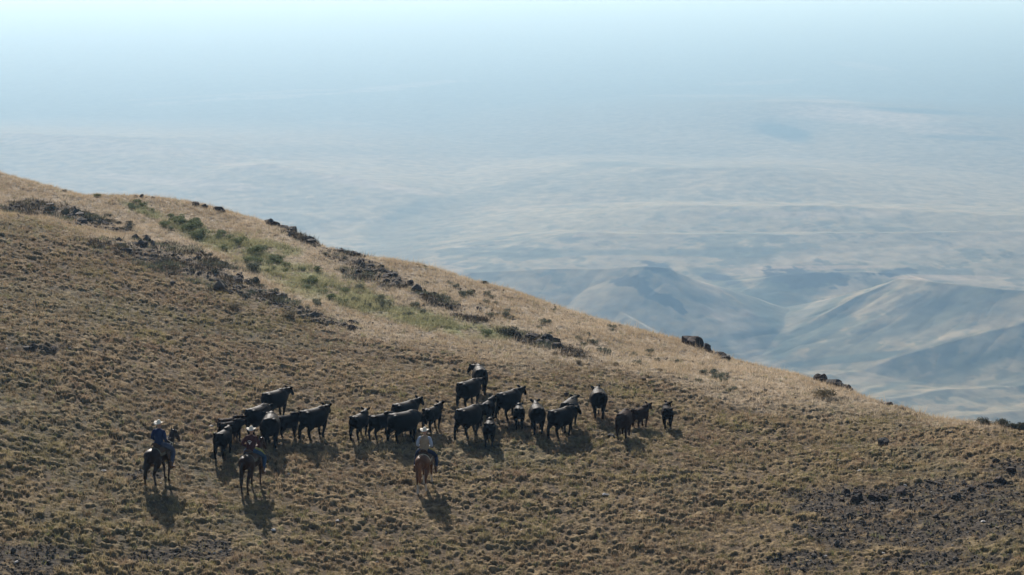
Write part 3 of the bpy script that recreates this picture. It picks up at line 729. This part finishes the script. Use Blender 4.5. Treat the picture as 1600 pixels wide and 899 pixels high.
    s.ball(hp(0, 0, .02), (.092, .078, .105)); s.ball(hp(.045, 0, -.05), (.05, .05, .055), 10)
    s.ball(hp(.100, 0, -.01), (.022, .014, .026), 8)
    for q in (1, -1):
        s.ball(hp(-.005, q*.08, -.005), (.018, .012, .03), 8); s.ball(hp(.082, q*.03, .02), .013, 8)
        s.tube([(.10,q*.41,.72),(.12,q*.41,.645),(.25,q*.43,.625),(.31,q*.44,.63)], [.042,.045,.04,.03], seg=10)
        hx0, hy0 = hand[0], q*hand[1]
        s.tube([(hx0-.03,hy0,1.62),(hx0+.01,hy0,1.62),(hx0+.05,hy0,1.615)], [(.024,.03),(.022,.04),(.02,.04)], ref=(0, 1, 0), seg=10)
        for k, (dz, ll) in enumerate(((.030,.052),(.010,.058),(-.010,.054),(-.030,.044))):
            s.tube([(hx0+.04,hy0,1.615+dz),(hx0+.04+ll*.7,hy0-q*.005,1.615+dz),(hx0+.045+ll*.75,hy0-q*.032,1.612+dz),(hx0+.04+ll*.3,hy0-q*.038,1.61+dz)], [.0095,.009,.0085,.008], ref=(0, 0, 1), seg=7, sub=3)
        s.tube([(hx0,hy0-q*.01,1.645),(hx0+.03,hy0-q*.03,1.66),(hx0+.055,hy0-q*.04,1.652)], [.011,.010,.009], ref=(0, 1, 0), seg=7, sub=3)
    part('body', s.mesh('body', .0085, 1), SKINM, pe)
    s = Skin(); torso(.018, s)
    if sleeveM is jacketM: arm(.016, s, False)
    s.tube([(L,0,2.05),(L,0,2.11)], [.068,.062], seg=12)
    jk = part(jname, s.mesh(jname, .012, 3), jacketM, pe)
    if sleeveM is not jacketM:
        s = Skin(); arm(.014, s, False); part('shirt_sleeves', s.mesh('shirt_sleeves', .012, 2), sleeveM, pe)
    s = Skin(); leg(.016, s); s.tube([(0,0,1.50),(0,0,1.58)], [(.185,.15),(.17,.135)], seg=16)
    part('trousers', s.mesh('trousers', .013, 3), trouserM, pe)
    if chapsM:
        s = Skin()
        s.tube([(.0,-.14,1.60),(.14,-.24,1.52),(.28,-.335,1.37),(.36,-.385,1.22)], [(.055,.055),(.075,.06),(.07,.055),(.045,.04)], ref=(0, 1, .3), seg=12, grow=.01)
        part('chaps', s.mesh('chaps', .014, 2), chapsM, pe)
    for q in (1, -1):
        s = Skin(); s.tube([(.11,q*.41,.86),(.10,q*.41,.76),(.10,q*.41,.67),(.18,q*.42,.645),(.31,q*.44,.64)], [.058,.054,.052,.05,.038], seg=10)
        s.ball((.085,q*.41,.625), (.03,.03,.025), 8)
        part('boot', s.mesh('boot', .012, 1), BOOT, pe)
    s = Skin(); cx0, cy0, cz0 = hp(-.01, 0, .07)
    s.ball((cx0, cy0, cz0+.02), (.105, .09, .09)); s.ball((cx0, cy0, cz0+.08), (.085, .06, .055))
    ha = part('hat', s.mesh('hat', .011, 2), hatm, pe)
    V, Fq = [], []; n = 28
    for lay in (0, 1):
        for k in range(n):
            t = 2*math.pi*k/n
            for rr_, dz in ((.085, 0), (.14, .0), (.195, .0)):
                up = .045*abs(math.sin(t))**2*(rr_/.195)**2 - .02*abs(math.cos(t))*(rr_/.195)**2
                a_, b_ = math.cos(t)*rr_*1.08, math.sin(t)*rr_*.92
                q = hp(a_, b_, .075+up+lay*.008); V.append(q)
    for k in range(n):
        k2 = (k+1) % n
        for j in range(2):
            a0, a1, b0, b1 = k*3+j, k*3+j+1, k2*3+j, k2*3+j+1; o_ = n*3
            Fq += [(a0, b0, b1, a1), (o_+a0, o_+a1, o_+b1, o_+b0)]
        a, b, o_ = k*3+2, k2*3+2, n*3
        Fq.append((a, b, b+o_, a+o_)); a, b = k*3, k2*3; Fq.append((a, a+o_, b+o_, b))
    me = bpy.data.meshes.new('hat_brim'); me.from_pydata(V, [], Fq); me.update(); me.polygons.foreach_set('use_smooth', np.ones(len(me.polygons), bool))
    part('hat_brim', me, hatm, ha)
    if emblem:
        # pale horned-skull print under a lettered arc on the back of the jacket, on its curve
        def onback(u, v): # u across, v up
            ry, rx = .195+.024, .125+.028
            yy = u; xx = -rx*math.sqrt(max(0, 1-(yy/ry)**2)) + L*.6
            return (xx-.002, yy, 1.84+v)
        shapes = [[(-.085,.055),(-.05,.085),(0,.095),(.05,.085),(.085,.055),(.075,.04),(.045,.066),(0,.075),(-.045,.066),(-.075,.04)],
                  [(-.075,.022),(-.04,.03),(.04,.03),(.075,.022),(.04,.008),(.022,.0),(.014,-.06),(-.014,-.06),(-.022,0),(-.04,.008)]]
        for sp in shapes:
            V = [onback(u, v) for u, v in sp] + [(a+.006, b, c_) for a, b, c_ in (onback(u, v) for u, v in sp)]
            n = len(sp); Fq = []
            if n:
                V2 = []; 
                cu = np.mean([p[0] for p in sp]); cv = np.mean([p[1] for p in sp])
            import bmesh
            bm = bmesh.new(); vs_ = [bm.verts.new((0, u, v)) for u, v in sp]; fc = bm.faces.new(vs_)
            bmesh.ops.triangulate(bm, faces=[fc]); bmesh.ops.subdivide_edges(bm, edges=bm.edges[:], cuts=2, use_grid_fill=True)
            ret = bmesh.ops.extrude_face_region(bm, geom=bm.faces[:])
            for g_ in ret['geom']:
                if isinstance(g_, bmesh.types.BMVert): g_.co.x = -1
            for v_ in bm.verts:
                q = onback(v_.co.y, v_.co.z); v_.co = Vector((q[0]+(.008 if v_.co.x > -.5 else 0), q[1], q[2]))
            me = bpy.data.meshes.new('emblem'); bm.to_mesh(me); bm.free(); part('emblem', me, BONE, jk)
    return x, y, z, rot

den = mat('blue denim', (.025, .04, .08), .85, .15, noise=.25, nscale=12)
jacket_blue = mat('navy jacket', (.020, .036, .095), .85, .2, noise=.25, nscale=8, bump=.008, bscale=9)
maroon = mat('maroon jacket', (.065, .020, .020), .8, .2, noise=.25, nscale=8, bump=.008, bscale=9)
vest = mat('tan vest', (.32, .255, .18), .9, .1, noise=.2, nscale=8, bump=.010, bscale=9)
sleeve = mat('light blue shirt', (.36, .42, .52), .8, .15, noise=.12, nscale=10, bump=.006, bscale=10)
greyjean = mat('grey blue jeans', (.07, .085, .13), .85, .15, noise=.25, nscale=12)
brightjean = mat('bright blue jeans', (.035, .075, .145), .85, .15, noise=.2, nscale=12)
yel = mat('yellow green chaps', (.26, .27, .08), .7, .2, noise=.2, nscale=12)
yel2 = mat('mustard chaps', (.34, .26, .08), .7, .2, noise=.2, nscale=12)
b1 = mat('olive blanket', (.16, .15, .11), .95, .1, noise=.3, nscale=14)
b3 = mat('cream blanket', (.52, .46, .34), .95, .1, noise=.2, nscale=14)
darkcoat = coat('black brown coat', (.022, .012, .008)); baycoat = coat('dark bay coat', (.032, .014, .008))
chest = coat('chestnut coat', (.135, .058, .026), sock=.42); flax = mat('sorrel tail hair', (.20, .085, .038), .6, .3, noise=.3, nscale=25)
r1 = ride(251,757,21, darkcoat, M['hair'], (.10,-.10,-.16,.10), (1.02,1.74), 'nearly black horse under the navy-jacketed rider, leftmost of the three horses',
     'rider in navy jacket and straw hat holding a pale rope, on the leftmost horse', jacket_blue, 'jacket', jacket_blue, greyjean, b1,
     'leather saddle under the navy-jacketed rider', lean=.02, hyaw=-5)
r2 = ride(394,766,14, baycoat, M['hair'], (-.12,.06,-.02,-.12), (1.05,1.66), 'dark bay horse seen from behind under the maroon-jacketed rider',
     'rider in maroon jacket with white emblem on the back and bright blue jeans', maroon, 'jacket', maroon, brightjean, b1,
     'leather saddle under the maroon-jacketed rider', lean=.05, hyaw=10, chapsM=yel, emblem=True, arms=.06)
r3 = ride(664,764,8, chest, flax, (.05,.22,-.12,.14), (1.05,1.62), 'chestnut horse with pale lower legs, rightmost of the three horses',
     'rider in tan vest with light blue sleeves and white hat on the chestnut horse', vest, 'vest', sleeve, den, b3,
     'leather saddle on a cream blanket on the chestnut horse', lean=.03, hyaw=-8, chapsM=yel2)
for o_ in bpy.data.objects:
    if o_.parent is None and o_.name.split('.')[0] in ('horse', 'saddle', 'person'): o_.scale = (.88, .88, .88)
# pale rope held by the navy-jacketed rider
s = Skin(); P = [(.36,-.11,1.62)]
for t in np.linspace(0, 2*math.pi*2.0, 30): P.append((.36+.10*math.sin(t), -.30-.03*math.cos(t)+.004*t, 1.42-.19*(1-math.cos(t))*.7+.10))
s.tube(P, [.011]*len(P), ref=(.3, .1, .9), seg=6, sub=2)
ro = bpy.data.objects.new('rope', s.mesh('rope')); ro.data.materials.append(mat('pale rope', (.60, .56, .46), .8, .1)); link(ro)
ro.location = (r1[0], r1[1], r1[2]+.02); ro.rotation_euler = r1[3]; ro.scale = (.88, .88, .88); tag(ro, 'pale coiled rope held by the navy-jacketed rider', 'rope')

# ---------------------------------------------------------------- rocks
ROCKM = mat('dark basalt', (.044, .038, .032), .9, .25, noise=.5, nscale=6, bump=.03, bscale=10)
ROCKR = mat('rusty basalt', (.060, .043, .035), .9, .25, noise=.5, nscale=6, bump=.03, bscale=10)
PALEM = mat('pale stone', (.50, .47, .43), .85, .2, noise=.2, nscale=10, bump=.01, bscale=20)
def rock_mesh(seed, m):
    g = np.random.default_rng(seed); V, Fc = ico(3)
    n = np.zeros(len(V))
    for k in range(16):                       # random planes chip the sphere
        d = g.normal(size=3); d /= np.linalg.norm(d); c = g.uniform(.45, .85)
        q = V@d; V = V - np.outer(np.maximum(q-c, 0), d)*.9
    for f_, a_ in ((3, .10), (7, .06)):
        V = V*(1 + a_*(vnoise(V[:, 0]*f_+V[:, 2]*2+50, V[:, 1]*f_+V[:, 2]*f_+50, seed)[:, None]-.5)*2)
    V *= np.array([1, g.uniform(.7, 1), g.uniform(.55, .85)])
    me = np_mesh('rock', V, Fc, smooth=False); me.materials.append(m); return me
RK = [rock_mesh(60+i, ROCKM if i < 5 else ROCKR) for i in range(7)]
PK = [rock_mesh(80+i, PALEM) for i in range(3)]
def put_rock(px, py, size, g, label, group, lib=RK, sink=.25, flat=1.0, name='rock', cat='rock', pick=None):
    x, y, z = hit(px, py)
    o = bpy.data.objects.new(name, lib[int(g.integers(len(lib))) if pick is None else pick]); link(o)
    o.location = (x, y, z + size*sink*flat); o.scale = (size*g.uniform(.8, 1.2), size*g.uniform(.8, 1.2), size*g.uniform(.7, 1.1)*flat)
    o.rotation_euler = (g.uniform(-.25, .25), g.uniform(-.25, .25), g.uniform(0, 6.28))
    return tag(o, label, cat, group)
g = np.random.default_rng(5)
# clusters of outcrop rocks: centre, half extents, tilt, count, size range, words
OUT = [
 (228, 299, 18, 2, 0.05, 5, 0.14, 0.26, 'small dark rock', 'the leftmost group on the skyline', 'rocks of the leftmost skyline group'),
 (325, 316, 22, 4, 0.2, 8, 0.2, 0.38, 'jagged dark rock', 'the skyline outcrop above the green brush', 'rocks of the skyline outcrop above the green brush'),
 (445, 352, 24, 6, 0.35, 12, 0.22, 0.45, 'jagged black rock', 'the tallest skyline outcrop of the left half', 'rocks of the tallest left skyline outcrop'),
 (505, 380, 28, 4, 0.35, 6, 0.18, 0.34, 'dark rock', 'the skyline row beside the tallest outcrop', 'rocks along the skyline beside the tallest outcrop'),
 (548, 398, 16, 4, 0.4, 6, 0.2, 0.42, 'black rock', 'the clump at the top of the slanting band', 'rocks of the clump topping the slanting band'),
 (600, 430, 42, 7, 0.35, 12, 0.2, 0.42, 'dark rock', 'the rocky band slanting below the skyline', 'rocks of the band slanting below the skyline'),
 (662, 415, 10, 2, 0.2, 3, 0.12, 0.2, 'tiny dark rock', 'the middle of the skyline', 'tiny rocks at mid skyline'),
 (140, 343, 60, 7, 0.2, 8, 0.15, 0.3, 'dark rock', 'the scrubby patch near the left edge', 'rocks of the scrubby patch near the left edge'),
 (340, 425, 42, 18, 0.5, 11, 0.16, 0.36, 'dark rock', 'the broad stony patch below the green brush', 'rocks of the broad patch below the green brush'),
 (420, 462, 50, 9, 0.3, 9, 0.16, 0.32, 'dark rock', 'the narrow stony strip below the green brush', 'rocks of the strip below the green brush'),
 (520, 505, 34, 5, 0.2, 6, 0.14, 0.28, 'dark rock', 'the lower tip of the stony strip', 'rocks at the tip of the stony strip'),
 (835, 533, 42, 5, 0.2, 12, 0.22, 0.42, 'flat dark rock', 'the low outcrop above the cattle', 'rocks of the low outcrop above the cattle'),
 (1080, 532, 15, 3, 0.1, 7, 0.35, 0.6, 'blocky dark boulder', 'the big skyline outcrop right of centre', 'boulders of the big right skyline outcrop'),
 (1120, 553, 17, 5, 0.35, 8, 0.22, 0.4, 'jagged dark rock', 'the group just below the big skyline outcrop', 'rocks below the big right skyline outcrop'),
 (1302, 592, 24, 5, 0.4, 10, 0.28, 0.5, 'weathered dark rock', 'the lowest skyline outcrop on the right', 'rocks of the lowest right skyline outcrop'),
 (1385, 630, 10, 2, 0.3, 3, 0.15, 0.25, 'small rock', 'the low end of the skyline ridge', 'small rocks at the low end of the ridge'),
 (1350, 775, 50, 10, 0, 6, 0.14, 0.28, 'dark stone', 'the left part of the bare gravel patch', 'stones on the left of the bare gravel patch'),
 (1490, 768, 90, 12, -0.1, 9, 0.13, 0.3, 'dark stone', 'the upper edge of the bare gravel patch', 'stones at the upper edge of the gravel patch'),
 (60, 546, 50, 5, 0, 5, 0.12, 0.2, 'dark stone', 'the short row near the left edge', 'stones in the row near the left edge'),
 (700, 480, 60, 12, 0.3, 6, 0.12, 0.25, 'small dark rock', 'the grass just below the slanting rocky band', 'rocks on grass below the slanting band'),
]
ORD = 'first second third fourth fifth sixth seventh eighth ninth tenth eleventh twelfth thirteenth fourteenth fifteenth sixteenth seventeenth eighteenth nineteenth twentieth'.split()
def order_words(k, n, what, place):
    if n == 1: return '%s in %s' % (what, place)
    if k == 0: return 'leftmost %s in %s' % (what, place)
    if k == n-1: return 'rightmost %s in %s' % (what, place)
    return '%s %s from the left in %s' % (ORD[k], what, place)
for cx, cy, a, b, t, n, s0, s1, what, where_, grp in OUT:
    for k, u in enumerate(np.sort(g.uniform(-1, 1, n))):
        v = g.uniform(-1, 1)
        put_rock(cx+u*a, cy+u*a*t+v*b, g.uniform(s0, s1), g, order_words(k, n, what, where_), grp)
SOLO = [(1380,697,.40,'lone dark boulder on the grass near the right side'),(1335,785,.27,'largest dark rock at the left of the bare gravel patch'),(1580,738,.22,'dark rock at the right edge above the gravel patch'),
        (970,499,.16,'single round rock on the skyline left of the big right outcrop'),(955,685,.26,'dark rock on the grass just left of the brown cow'),(1487,680,.2,'small dark rock below the right end of the ridge'),
        (1005,595,.2,'small dark rock below the pale grass slope right of the herd'),(885,620,.22,'brownish low rock left of the lone walking cow'),(1560,755,.26,'reddish dark rock on the upper right gravel')]
for x_, y_, s_, lab in SOLO: put_rock(x_, y_, s_, g, lab, None, pick=int(g.integers(7)))
PALE = [(1343,737,.10,'pale stone on the grass above the gravel patch'),(1415,760,.09,'upright pale stone at the upper edge of the gravel'),(1537,817,.14,'bright pale stone on the right of the gravel patch'),
        (1310,720,.08,'small pale stone left of the lone boulder, lower down'),(450,742,.09,'white stone to the right of the maroon-jacketed rider'),(427,830,.12,'white stone in the shadow below the maroon-jacketed rider'),
        (372,625,.09,'pale stone upper left of the left bunch of cattle'),(330,668,.12,'pinkish stone between the navy rider and the calves'),(162,737,.12,'flat pale stone left of the nearly black horse'),
        (250,757,.10,'white stone between the legs of the nearly black horse'),(528,815,.12,'flat pale stone left below the chestnut horse'),(945,775,.15,'flat pale stone on the grass below the brown cow'),
        (815,830,.10,'pale stone right of the chestnut horse shadow'),(5,802,.10,'pale stone at the left edge of the grass'),(25,880,.10,'pale stone in the lower left corner'),(690,597,.07,'tiny pale stone left of the farthest cow'),
        (1425,745,.07,'small pale stone right above the gravel'),(590,880,.08,'pale stone near the bottom middle left'),(1290,870,.08,'pale stone on grass at the lower right'),(252,893,.09,'pale stone at the bottom below the navy rider'),(80,560,.08,'pale stone under the stone row near the left edge'),
        (228,410,.1,'pale stone on the broad stony patch below the green brush'),(10,546,.1,'flat pale stone at the left edge beside the stone row'),(1000,800,.08,'small pale stone below and right of the flat pale stone')]
for x_, y_, s_, lab in PALE: put_rock(x_, y_, s_, g, lab, None, lib=PK, sink=.5, flat=.6, name='pale_stone', cat='stone')

# ---------------------------------------------------------------- brush
def shrub_mesh(seed, name, m, n=520, leaf=.055, tall=.62):
    g = np.random.default_rng(seed)
    # several sub-clumps on short stems give an uneven crown
    K = 7; cc = np.stack([g.uniform(-.32, .32, K), g.uniform(-.32, .32, K), g.uniform(.18, tall*.62, K)], -1); cr = g.uniform(.16, .3, K)
    i = g.integers(K, size=n); d = g.normal(size=(n, 3)); d /= np.linalg.norm(d, axis=1)[:, None]
    c = cc[i] + d*(cr[i]*g.uniform(.55, 1.05, n))[:, None]*np.array([1, 1, .8]); c[:, 2] = np.maximum(c[:, 2], .02)
    a = g.normal(size=(n, 3)); a /= np.linalg.norm(a, axis=1)[:, None]; b = np.cross(a, d+g.normal(0, .4, (n, 3))); b /= np.linalg.norm(b, axis=1)[:, None]
    L = leaf*g.uniform(.6, 1.4, n)[:, None]
    V = np.stack([c-a*L, c+b*L*.45, c+a*L, c-b*L*.45], 1).reshape(-1, 3)
    Fq = np.arange(4*n).reshape(-1, 4)
    # stems: slim four-sided cones from the root
    SV = []; SF = []
    for k in range(K):
        p = cc[k]; q = len(V)+len(SV)
        for h_, r_ in ((0, .02), (1, .006)):
            for t in range(4): SV.append((p[0]*h_+math.cos(t*1.57)*r_, p[1]*h_+math.sin(t*1.57)*r_, p[2]*h_))
        for t in range(4): SF.append((q+t, q+(t+1) % 4, q+4+(t+1) % 4, q+4+t))
    me = np_mesh(name, np.vstack([V, SV]), np.vstack([Fq, SF]), smooth=False); me.materials.append(m); return me
SAGE = mat('grey green leaves', (.16, .17, .115), .8, .2, noise=.25, nscale=4, trans=.25)
DARKB = mat('dark brush leaves', (.075, .078, .055), .8, .2, noise=.25, nscale=4, trans=.2)
GREENB = mat('green brush leaves', (.17, .195, .095), .8, .2, noise=.25, nscale=4, trans=.3)
TANB = mat('tan brush twigs', (.20, .165, .10), .85, .2, noise=.25, nscale=4, trans=.25)
SH = {'sage': [shrub_mesh(s_, 'sage_shrub', SAGE) for s_ in range(3)], 'dark': [shrub_mesh(10+s_, 'dark_shrub', DARKB) for s_ in range(3)],
      'green': [shrub_mesh(20+s_, 'green_shrub', GREENB) for s_ in range(3)], 'tan': [shrub_mesh(30+s_, 'dry_shrub', TANB) for s_ in range(3)]}
NM = {'sage': 'sage_shrub', 'dark': 'dark_shrub', 'green': 'green_shrub', 'tan': 'dry_shrub'}
def put_shrub(px, py, size, kind, lab, grp):
    x, y, z = hit(px, py); o = bpy.data.objects.new(NM[kind], SH[kind][int(g.integers(3))]); link(o)
    o.location = (x, y, z); o.scale = (size*g.uniform(.85, 1.2), size*g.uniform(.85, 1.2), size*g.uniform(.7, 1.1)); o.rotation_euler = (0, 0, g.uniform(0, 6.28))
    tag(o, lab, 'shrub', grp)
BR = [
 (235, 330, 45, 6, 0.35, 8, 0.4, 0.7, 'green', 'low green shrub', 'the upper left start of the brush strip', 'green shrubs at the start of the brush strip'),
 (300, 360, 45, 11, 0.3, 16, 0.5, 0.95, 'green', 'bushy green shrub', 'the thick left part of the brush strip', 'green shrubs in the left of the brush strip'),
 (400, 400, 55, 16, 0.3, 18, 0.4, 0.85, 'green', 'green shrub', 'the middle of the brush strip', 'green shrubs in the middle of the brush strip'),
 (480, 440, 60, 20, 0.3, 16, 0.35, 0.7, 'green', 'small green shrub', 'the lower middle of the brush strip', 'green shrubs in the lower middle of the strip'),
 (600, 475, 70, 14, 0.25, 16, 0.35, 0.65, 'sage', 'grey-green shrub', 'the lower right of the brush strip', 'grey shrubs in the lower right of the strip'),
 (350, 430, 60, 24, 0.4, 16, 0.3, 0.65, 'dark', 'dark shrub', 'the broad stony patch below the brush strip', 'dark shrubs among the rocks below the brush'),
 (140, 342, 70, 9, 0.2, 18, 0.4, 0.75, 'dark', 'dark scrubby bush', 'the stony patch near the left edge', 'dark bushes of the patch near the left edge'),
 (440, 470, 60, 12, 0.3, 10, 0.3, 0.6, 'sage', 'grey shrub', 'the narrow stony strip below the brush', 'grey shrubs on the stony strip'),
 (560, 415, 60, 12, 0.35, 10, 0.3, 0.55, 'dark', 'dark bush', 'the rocky band slanting below the skyline', 'dark bushes of the slanting rocky band'),
 (750, 470, 60, 20, 0.3, 16, 0.3, 0.55, 'sage', 'small sage shrub', 'the pale slope above the low outcrop', 'sage shrubs on the pale slope above the low outcrop'),
 (920, 520, 80, 24, 0.35, 19, 0.25, 0.5, 'sage', 'sage shrub', 'the pale slope below the middle skyline', 'sage shrubs on the pale slope under the ridge'),
 (1080, 580, 70, 15, 0.3, 16, 0.25, 0.45, 'sage', 'low sage shrub', 'the pale slope below the big outcrop', 'sage shrubs right below the big outcrop'),
 (950, 575, 90, 10, 0.15, 12, 0.2, 0.4, 'tan', 'dry brown shrub', 'the foot of the pale slope', 'dry shrubs at the foot of the pale slope'),
 (1570, 657, 36, 2, 0.0, 14, 0.4, 0.75, 'dark', 'low dark shrub', 'the right end of the skyline', 'dark shrubs on the right end of the skyline'),
]
for cx, cy, a, b, t, n, s0, s1, kd, what, where_, grp in BR:
    for k, u in enumerate(np.sort(g.uniform(-1, 1, n))):
        put_shrub(cx+u*a, cy+u*a*t+g.uniform(-1, 1)*b, g.uniform(s0, s1), kd, order_words(k, n, what, where_), grp)
SOLOB = [(758,443,.6,'dark','rounded dark shrub alone on the skyline above the middle'),(365,482,.7,'tan','round tan shrub just below the stony strip on the left'),(452,497,.8,'tan','round tan shrub right of the other below the stony strip'),
         (398,425,1.1,'sage','wide grey-green shrub at the lower edge of the brush strip'),(795,525,1.1,'dark','wide dark green shrub at the left end of the low outcrop'),(762,524,.6,'green','olive shrub left of the low outcrop'),
         (945,552,.6,'sage','larger sage shrub on the pale slope above the lone cow'),(1290,622,.9,'tan','pale shrub at the right end of the pale slope'),(1125,592,.5,'sage','sage shrub above the far right calf'),
         (560,375,.5,'sage','small shrub on the skyline between outcrops'),(150,308,.5,'green','small green bush near the upper left skyline'),(100,283,.35,'dark','dark tuft on the upper left skyline')]
for x_, y_, s_, kd, lab in SOLOB: put_shrub(x_, y_, s_, kd, lab, None)
